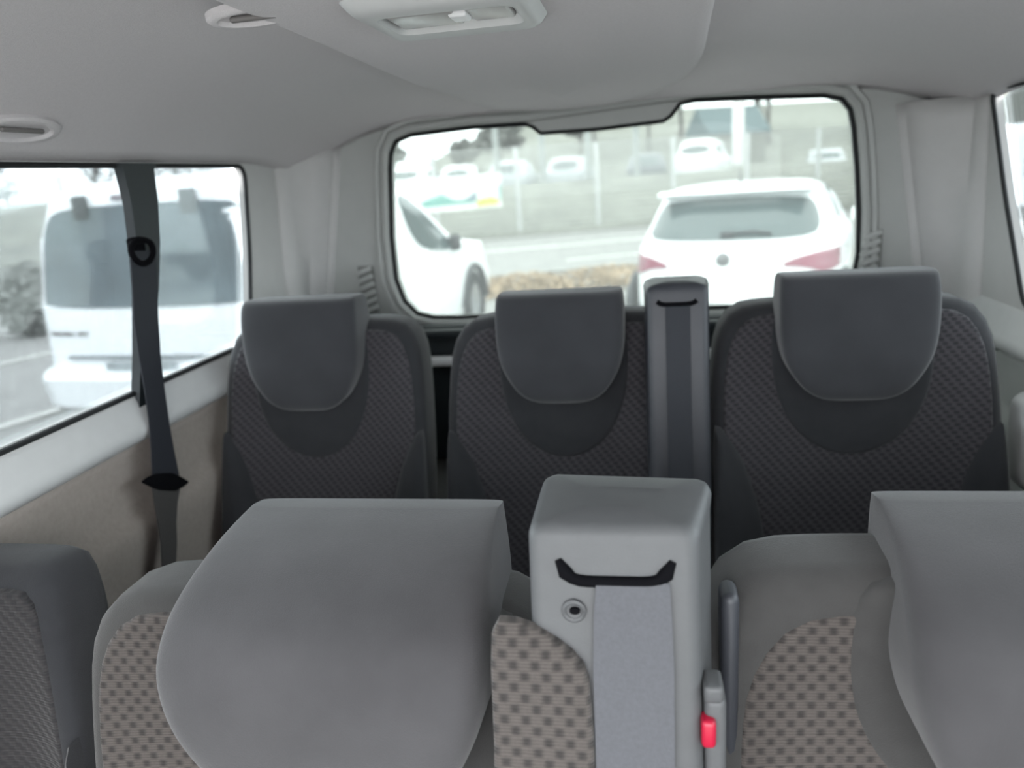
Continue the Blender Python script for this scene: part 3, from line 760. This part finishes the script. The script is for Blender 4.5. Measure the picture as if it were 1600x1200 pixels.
def wheel(root, x, y, r, wd, sg):
    g = G(); n = 32
    def ring(rr_, xx): return [Vector((xx, y+rr_*math.cos(2*math.pi*k/n), r+rr_*math.sin(2*math.pi*k/n))) for k in range(n)]
    g.loft([ring(r*0.6, x-sg*wd), ring(r*0.95, x-sg*wd), ring(r, x-sg*wd*0.8), ring(r, x-sg*0.02), ring(r*0.94, x+sg*0.004), ring(r*0.62, x+sg*0.004), ring(r*0.6, x-sg*0.02)])
    t = local(g, 'wheel', TYRE, root)
    g = G(); g.loft([ring(r*0.6, x-sg*0.05), ring(r*0.6, x-sg*0.01), ring(r*0.2, x-sg*0.0), ring(r*0.03, x+sg*0.004)]); local(g, 'wheel_rim', RIM, t)
    g = G(); m_ = 24   # arch opening lip
    pts = [Vector((x-sg*0.004, y+(r+0.05)*math.cos(math.pi*k/m_), r+(r+0.05)*math.sin(math.pi*k/m_))) for k in range(m_+1)]
    g.tube(pts, 0.035, 8); local(g, 'wheel_arch', CARD, root)

# levels: z, half width, rear y, front y
van = thing('white_van', (-3.15, 4.34, 0), 'white people carrier van parked outside the left side window, rear facing us', 'van', None, -math.radians(5.0))
WINPTS = [(3.34, 0.975), (2.95, 0.97), (2.50, 1.03), (2.32, 1.14), (2.24, 1.30), (2.22, 1.50), (2.38, 1.53), (2.62, 1.40), (2.95, 1.20)]
CV = Car([(z_*0.967, a_, b_, c_) for z_, a_, b_, c_ in [(0.22, 0.93, 0.12, 4.72), (0.30, 0.96, 0.00, 4.82), (0.50, 0.985, -0.02, 4.86), (0.56, 0.985, 0.0, 4.86), (0.95, 0.99, 0.02, 4.60), (1.02, 0.985, 0.03, 4.05), (1.08, 0.965, 0.05, 3.65), (1.45, 0.90, 0.09, 2.95), (1.68, 0.81, 0.14, 2.50), (1.74, 0.78, 0.17, 2.35), (1.80, 0.66, 0.30, 2.15), (1.825, 0.4, 0.6, 1.9)]], 9)
local(CV.body(), 'body', CARW, van)
rg = local(patch([(-0.78, 0.965), (0.83, 0.965), (0.85, 1.05), (0.80, 1.45), (0.74, 1.575), (0.4, 1.60), (-0.4, 1.60), (-0.68, 1.575), (-0.73, 1.45), (-0.785, 1.05)], lambda a, b, t: CV.rear(a, b, t)), 'rear_window', CARGLV, van)
for xh in (-0.40, 0.40):
    g = G(); p = CV.rear(xh, 1.595, 0.02); rbox(g, p, (0.055, 0.02, 0.075), 0.012); local(g, 'hinge', CARD, van)
g = G(); p = CV.rear(0, 1.645, 0.015); rbox(g, p, (0.17, 0.012, 0.018), 0.006); local(g, 'brake_light', mat('smoked_lamp', (0.28, 0.25, 0.27), 0.3), van)
g = G(); p = CV.rear(-0.06, 0.545, 0.02); rbox(g, p, (0.26, 0.01, 0.07), 0.006); local(g, 'number_plate', PLATE, van)
g = G(); p = CV.rear(0.0, 0.645, 0.012); rbox(g, p, (0.62, 0.010, 0.012), 0.006); local(g, 'tailgate_gap', mat('gap_grey', (0.22, 0.24, 0.25), 0.6), van)
g = G(); rings = []
for z, o_ in ((0.28, 0.05), (0.34, 0.10), (0.52, 0.11), (0.56, 0.06)):
    rings.append([CV.rear(x, z, o_) for x in [-0.93+1.86*k/24 for k in range(25)]]+[CV.rear(x, z, -0.05) for x in [0.93-1.86*k/24 for k in range(25)]])
g.loft(rings); local(g, 'bumper', CARW, van)
# small dark script on the tailgate (illegible in the photograph)
g = G()
for k, (a, h) in enumerate(((0, .018), (.045, .024), (.085, .018), (.125, .024), (.165, .018), (.235, .022), (.275, .018))):
    p = CV.rear(-0.74+a, 0.80, 0.006); g.box(p, (0.017, 0.003, h*0.55), Matrix.Rotation(0.25, 3, 'Y'))
local(g, 'badge_lettering', mat('badge_grey', (0.18, 0.17, 0.17), 0.5), van, False)
for sg in (-1, 1):
    local(patch(WINPTS, lambda a, b, t: CV.side(a, b, sg, t)), 'front_side_window', CARGL, van)
    local(patch([(0.25, 1.12), (1.5, 1.10), (1.5, 1.60), (0.35, 1.62)], lambda a, b, t: CV.side(a, b, sg, t)), 'side_window', CARGL, van)
    local(patch([(0.80*sg, 0.98), (0.925*sg, 1.0), (0.90*sg, 1.45), (0.80*sg, 1.45)], lambda a, b, t: CV.rear(a, b, t), 0.01), 'tail_lamp', mat('pale_tail_lamp_%d' % sg, (0.75, 0.72, 0.73), 0.3), van)
    wheel(van, sg*0.995, 3.85, 0.33, 0.2, sg); wheel(van, sg*0.995, 0.95, 0.33, 0.2, sg)
    g = G(); rbox(g, (sg*1.02, 3.22, 1.02), (0.06, 0.05, 0.08), 0.04); local(g, 'side_mirror', CARD, van)

hatch = thing('white_hatchback', (0.58, 6.25, 0), 'white hatchback car parked behind the van, seen through the rear window', 'car', None, -math.radians(15))
CH = Car([(z_*0.965, a_, b_, c_) for z_, a_, b_, c_ in [(0.20, 0.80, 0.15, 4.1), (0.28, 0.86, 0.03, 4.2), (0.50, 0.89, -0.02, 4.25), (0.60, 0.895, 0.0, 4.25), (0.80, 0.895, 0.04, 4.15), (0.90, 0.88, 0.06, 3.9), (0.96, 0.86, 0.12, 3.3), (1.00, 0.84, 0.20, 3.0), (1.30, 0.72, 0.52, 2.35), (1.385, 0.66, 0.56, 2.05), (1.42, 0.62, 0.50, 1.95), (1.455, 0.52, 0.62, 1.8), (1.475, 0.3, 0.9, 1.5)]], 4.2)
local(CH.body(), 'body', CARW, hatch)
local(patch([(-0.62, 1.0), (0.62, 1.0), (0.70, 1.05), (0.64, 1.24), (0.56, 1.30), (0, 1.315), (-0.56, 1.30), (-0.64, 1.24), (-0.70, 1.05)], lambda a, b, t: CH.rear(a, b, t), 0.02, 14), 'rear_window', CARGL, hatch)
for sg in (-1, 1):
    local(patch([(0.40*sg, 0.80), (0.60*sg, 0.88), (0.86*sg, 0.895), (0.875*sg, 0.82), (0.86*sg, 0.74), (0.74*sg, 0.72), (0.60*sg, 0.79)], lambda a, b, t: CH.rear(a, b, t), 0.016), 'tail_lamp', TAIL, hatch)
    local(patch([(0.95, 1.04), (2.75, 1.02), (2.35, 1.30), (1.9, 1.36), (1.2, 1.36)], lambda a, b, t: CH.side(a, b, sg, t)), 'side_window', CARGL, hatch)
    wheel(hatch, sg*0.885, 0.75, 0.31, 0.2, sg); wheel(hatch, sg*0.885, 3.35, 0.31, 0.2, sg)
    g = G(); rbox(g, (sg*0.95, 2.75, 1.0), (0.09, 0.05, 0.07), 0.03); local(g, 'side_mirror', CARW, hatch)
g = G(); c0 = CH.rear(0, 0.86, 0.008); g.loft([[c0+Vector((r_*math.cos(q), -y_, r_*math.sin(q))) for q in [2*math.pi*k/24 for k in range(24)]] for r_, y_ in ((0.055, 0), (0.055, 0.008), (0.035, 0.014))]); local(g, 'emblem', mat('emblem_grey', (0.25, 0.25, 0.26), 0.3, metal=0.5), hatch)
g = G(); p = CH.rear(0, 1.035, 0.03); g.tube([p+Vector((-0.02, 0, 0)), p+Vector((0.20, -0.0, 0.02)), p+Vector((0.34, 0, 0.0))], 0.012, 6); rbox(g, p, (0.05, 0.03, 0.025), 0.01); local(g, 'rear_wiper', CARD, hatch)
g = G(); g.tube([(0, 0.95, 1.41), (0, 0.86, 1.52)], [0.012, 0.005], 6); local(g, 'antenna', CARD, hatch)
g = G(); rings = []
for z, o_ in ((1.327, 0.0), (1.34, 0.10), (1.36, 0.12), (1.38, 0.02)):
    rings.append([Vector((x, 0.56-o_*(1-0.3*(x/0.62)**2), z)) for x in [-0.62+1.24*k/20 for k in range(21)]]+[Vector((x, 0.75, z)) for x in [0.62-1.24*k/20 for k in range(21)]])
g.loft(rings); local(g, 'spoiler', CARW, hatch)
g = G(); rbox(g, CH.rear(0, 0.42, 0.015), (0.62, 0.02, 0.10), 0.02); local(g, 'lower_bumper', CARD, hatch)

# distant parked cars beyond the fence
def far_car(px, py, dist_t, w_, col, label, h=1.45, head=90, zb=1.3):
    d = Vector(ray(px, py)); k = (dist_t-Vector(EYE).dot(E2))/d.dot(E2); p = Vector(EYE)+d*k
    r = thing('parked_car', (p.x, p.y, p.z-h), label, 'car', 'cars parked up the bank beyond the fence', math.radians(head))
    s_ = h/1.45; L = [(0.2, .8, .1, w_-.1), (0.5, .88, 0, w_), (.85, .87, .03, w_-.05), (.95, .83, .15, w_-.9), (1.3, .70, .6, w_-1.5), (1.42, .6, .8, w_-1.8), (1.45, .3, 1.1, w_-2.1)]
    C_ = Car([(a*s_, b, c_-w_/2, e-w_/2) for a, b, c_, e in L], 4.5)
    local(C_.body(2, 48), 'body', col, r)
    for sg in (-1, 1):
        local(patch([(-w_/2+.7, .98*s_), (w_/2-1.0, .97*s_), (w_/2-1.55, 1.28*s_), (-w_/2+.95, 1.3*s_)], lambda a, b, t: C_.side(a, b, sg, t), n=24), 'side_window', CARGL, r)
        for yy in (-w_/2+.8, w_/2-.8):
            g = G(); g.loft([[Vector((sg*xx, yy+rr_*math.cos(2*math.pi*k/16), .31+rr_*math.sin(2*math.pi*k/16))) for k in range(16)] for rr_, xx in ((.31, .70), (.31, .88), (.2, .89))]); local(g, 'wheel', TYRE, r)
    local(patch([(-.58, 1.0*s_), (.58, 1.0*s_), (.52, 1.28*s_), (-.52, 1.28*s_)], lambda a, b, t: C_.rear(a, b, t), n=24), 'rear_window', CARGL, r)
    return r
GREYC = mat('silver_car_paint', (0.45, 0.47, 0.5), 0.35, coat=0.4)
DARKC = mat('dark_car_paint', (0.10, 0.11, 0.13), 0.35, coat=0.4)
far_car(650, 261, 30, 4.2, CARW, 'white car parked above the left end of the banner', head=0)
far_car(722, 259, 34, 4.0, CARW, 'white car parked above the middle of the banner', head=5)
far_car(802, 252, 31, 4.2, GREYC, 'silver car parked beyond the fence just right of the banner', head=0)
far_car(893, 246, 31, 4.2, GREYC, 'silver car beyond the fence above the middle rear headrest', head=-5)
far_car(1010, 240, 33, 4.2, DARKC, 'dark car beyond the fence left of the white delivery van', head=0)
far_car(1100, 218, 30, 4.4, CARW, 'white delivery van parked highest on the bank under the teal roof', h=1.85, head=-15)
far_car(1290, 232, 33, 4.2, GREYC, 'silver car beyond the fence at the right end of rear window', head=-10)

# lamp posts beyond the fence
for k, (px, py0, lab) in enumerate(((773, 206, 'leftmost'), (845, 200, 'second from left'), (917, 195, 'third from left'), (993, 190, 'rightmost'))):
    d = Vector(ray(px, py0)); q = (28.5-Vector(EYE).dot(E2))/d.dot(E2); p = Vector(EYE)+d*q
    r = thing('fence_pole', (p.x, p.y, 1.0), 'pale tall pole behind the fence, %s of the four' % lab, 'pole', 'tall poles behind the far fence')
    g = G(); g.tube([(p.x, p.y, 1.0), (p.x, p.y, p.z+0.6)], [0.12, 0.10], 10); g.obj('shaft', POLE, r)
    g = G(); rbox(g, (p.x, p.y, 1.05), (0.17, 0.17, 0.06), 0.02); g.obj('foot_plate', POLE, r)

# building with teal roof behind the trees and white mast
bt = bpt(1135, 190); 
b0 = E(20.7, 40.5, 1.45)
hs = thing('shed', b0, 'shed with teal sheet roof between the trees at top right of rear window', 'building', None, math.atan2(0.366, 0.93))
g = G(); g.box((0, 0, 0.7), (1.6, 1.3, 0.95)); local(g, 'wall_block', WALLB, hs, False)
g = G(); g.loft([[Vector((x, -1.5, 1.55)), Vector((x, 1.5, 1.55)), Vector((x, 1.5, 1.65)), Vector((x, 0, 3.0)), Vector((x, -1.5, 1.65))] for x in (-1.8, 1.8)]); local(g, 'roof', ROOFT, hs, False)
g = G(); g.box((-0.6, -1.32, 0.65), (0.5, 0.04, 0.65)); local(g, 'loading_door', KERB, hs, False)
d = Vector(ray(1154, 150)); q = (34-Vector(EYE).dot(E2))/d.dot(E2); p = Vector(EYE)+d*q
mp = thing('lamp_post', (p.x, p.y, 1.2), 'thick white post in front of the teal roofed shed', 'post')
g = G(); g.tube([(p.x, p.y, 1.2), (p.x, p.y, p.z+1.5)], 0.26, 12); g.obj('shaft', WHITEP, mp)
g = G(); rbox(g, (p.x, p.y, 1.3), (0.4, 0.4, 0.1), 0.03); g.obj('foot_plate', KERB, mp)

# ------------------------------------------------------------------ trees
def tree(base, h, seed, label, group, spread=1.0, leafn=1500, lsize=0.10):
    r = random.Random(seed); base = Vector(base)
    t = thing('bare_tree', base, label, 'tree', group)
    g = G(); tips = []
    def br(p, d, L, rad, lv):
        pts = [p]; q = p.copy(); dd = d.copy()
        for _ in range(4):
            dd = (dd+Vector((r.gauss(0, .10), r.gauss(0, .10), r.gauss(0.02, .05)))).normalized(); q = q+dd*L/4; pts.append(q.copy())
        gg = G() if lv == 0 else g2
        gg.tube(pts, [rad*(1-0.5*i/4) for i in range(5)], 7 if lv < 2 else 4)
        if lv == 0: trunk.append(gg)
        if lv >= 3: tips.append((pts[2], pts[4])); return
        for i in range(5 if lv == 0 else 4):
            a = r.uniform(0, 6.28); k = r.uniform(0.45, 1.0); s0 = pts[int(1+k*3)]
            side = Vector((math.cos(a), math.sin(a), 0)); nd = (dd*0.7+side*0.75*spread+Vector((0, 0, .15))).normalized()
            br(s0, nd, L*r.uniform(0.5, 0.75), rad*0.42, lv+1)
    trunk = []; g2 = G()
    br(base-Vector((0, 0, 0.3)), Vector((0, 0, 1)), h*0.5, h*0.022, 0)
    trunk[0].obj('trunk', BARK, t)
    g2.obj('branches', BARK, t, smooth=False)
    g3 = G(); per = max(1, leafn//max(1, len(tips)))
    for a, b in tips: leaf_mesh(g3, (a+b)/2, (h*0.07, h*0.07, h*0.06), per, lsize, r.random())
    g3.obj('twigs', LEAF, t, smooth=False)
spots = [(3, 52, 3.4), (7.5, 47, 3.2), (10.5, 53, 3.8), (14.5, 48, 4.2), (18, 55, 6.5), (19.0, 47.5, 5.5), (24, 54, 8), (27, 47, 7.5), (31, 55.5, 9), (33, 46, 7.5), (37.5, 51, 9), (41, 45.5, 8)]
def hz(t):
    pr = [(20.9, 0.0), (22.6, 0.05), (25.0, 0.9), (27.0, 1.25), (40, 1.4), (48, 2.6), (90, 8.0)]
    for (a, b), (c_, e) in zip(pr, pr[1:]):
        if a <= t <= c_: return b+(e-b)*(t-a)/(c_-a)
    return 0
ORD = ['first', 'second', 'third', 'fourth', 'fifth', 'sixth', 'seventh', 'eighth', 'ninth', 'tenth', 'eleventh', 'twelfth']
for i, (s, t, h) in enumerate(spots):
    tree(E(s, t, 1.4+(hz(t)-1.4)*hs_(s)), h, 40+i, 'grey leafless tree on the hill behind the fence, %s from the left' % ORD[i], 'trees on the hill behind the fence', leafn=3200, lsize=0.22)
for i, (x, y, h, lab) in enumerate(((-17.5, 15.5, 5.5, 'pale leafless tree at the far left, above the end of white van'), (-24, 26, 7, 'leafless tree farther back at the left edge'), (-27, 35, 8, 'distant leafless tree left of the white van roof'), (-20, 33, 6, 'small distant leafless tree seen over the white van'))):
    tree((x, y, 0), h, 80+i, lab, None, leafn=1200, lsize=0.10)

# shrub left of the van, white cab behind the right window, wall
g = G(); leaf_mesh(g, (-8.1, 9.0, 0.45), (0.45, 0.45, 0.5), 1500, 0.06, 5); tag(g.obj('bush', LEAF, smooth=False), 'dark low bush at the left side of white van', 'bush')
p = aY(1600, 300, 12)
ws = struct(G().box((7.5, 22, 4.0), (5.5, 0.2, 3.0)).obj('wall_side', WALLB, smooth=False)) if False else None
bw = thing('building', (11.0, 24.0, 0), 'drab beige building beyond the right side window', 'building', None, 0.1)
g = G(); g.box((0, 0, 3.2), (4.0, 3.0, 3.4)); local(g, 'wall_block', WALLB, bw, False)
g = G(); g.box((0, 0, 6.7), (4.3, 3.3, 0.15)); local(g, 'roof_slab', KERB, bw, False)
g = G(); g.box((0, -3.02, 1.3), (1.0, 0.04, 1.3)); local(g, 'doorway', CARD, bw, False)
tk = thing('box_van', (6.15, 13.2, 0), 'white box van seen in the narrow right side window', 'van', None, 0.2)
g = G(); rbox(g, (0.4, 1.8, 1.25), (0.85, 2.0, 0.62), 0.08); local(g, 'cargo_box', CARW, tk)
g = G(); rbox(g, (0.4, 4.3, 1.0), (0.8, 0.7, 0.65), 0.2); local(g, 'cab', CARW, tk)
g = G(); rbox(g, (0.4, 2.2, 0.52), (0.7, 2.2, 0.10), 0.03); local(g, 'chassis', CARD, tk)
for sg in (-1, 1): wheel(tk, 0.4+sg*0.84, 0.9, 0.33, 0.2, sg); wheel(tk, 0.4+sg*0.84, 4.2, 0.33, 0.2, sg)
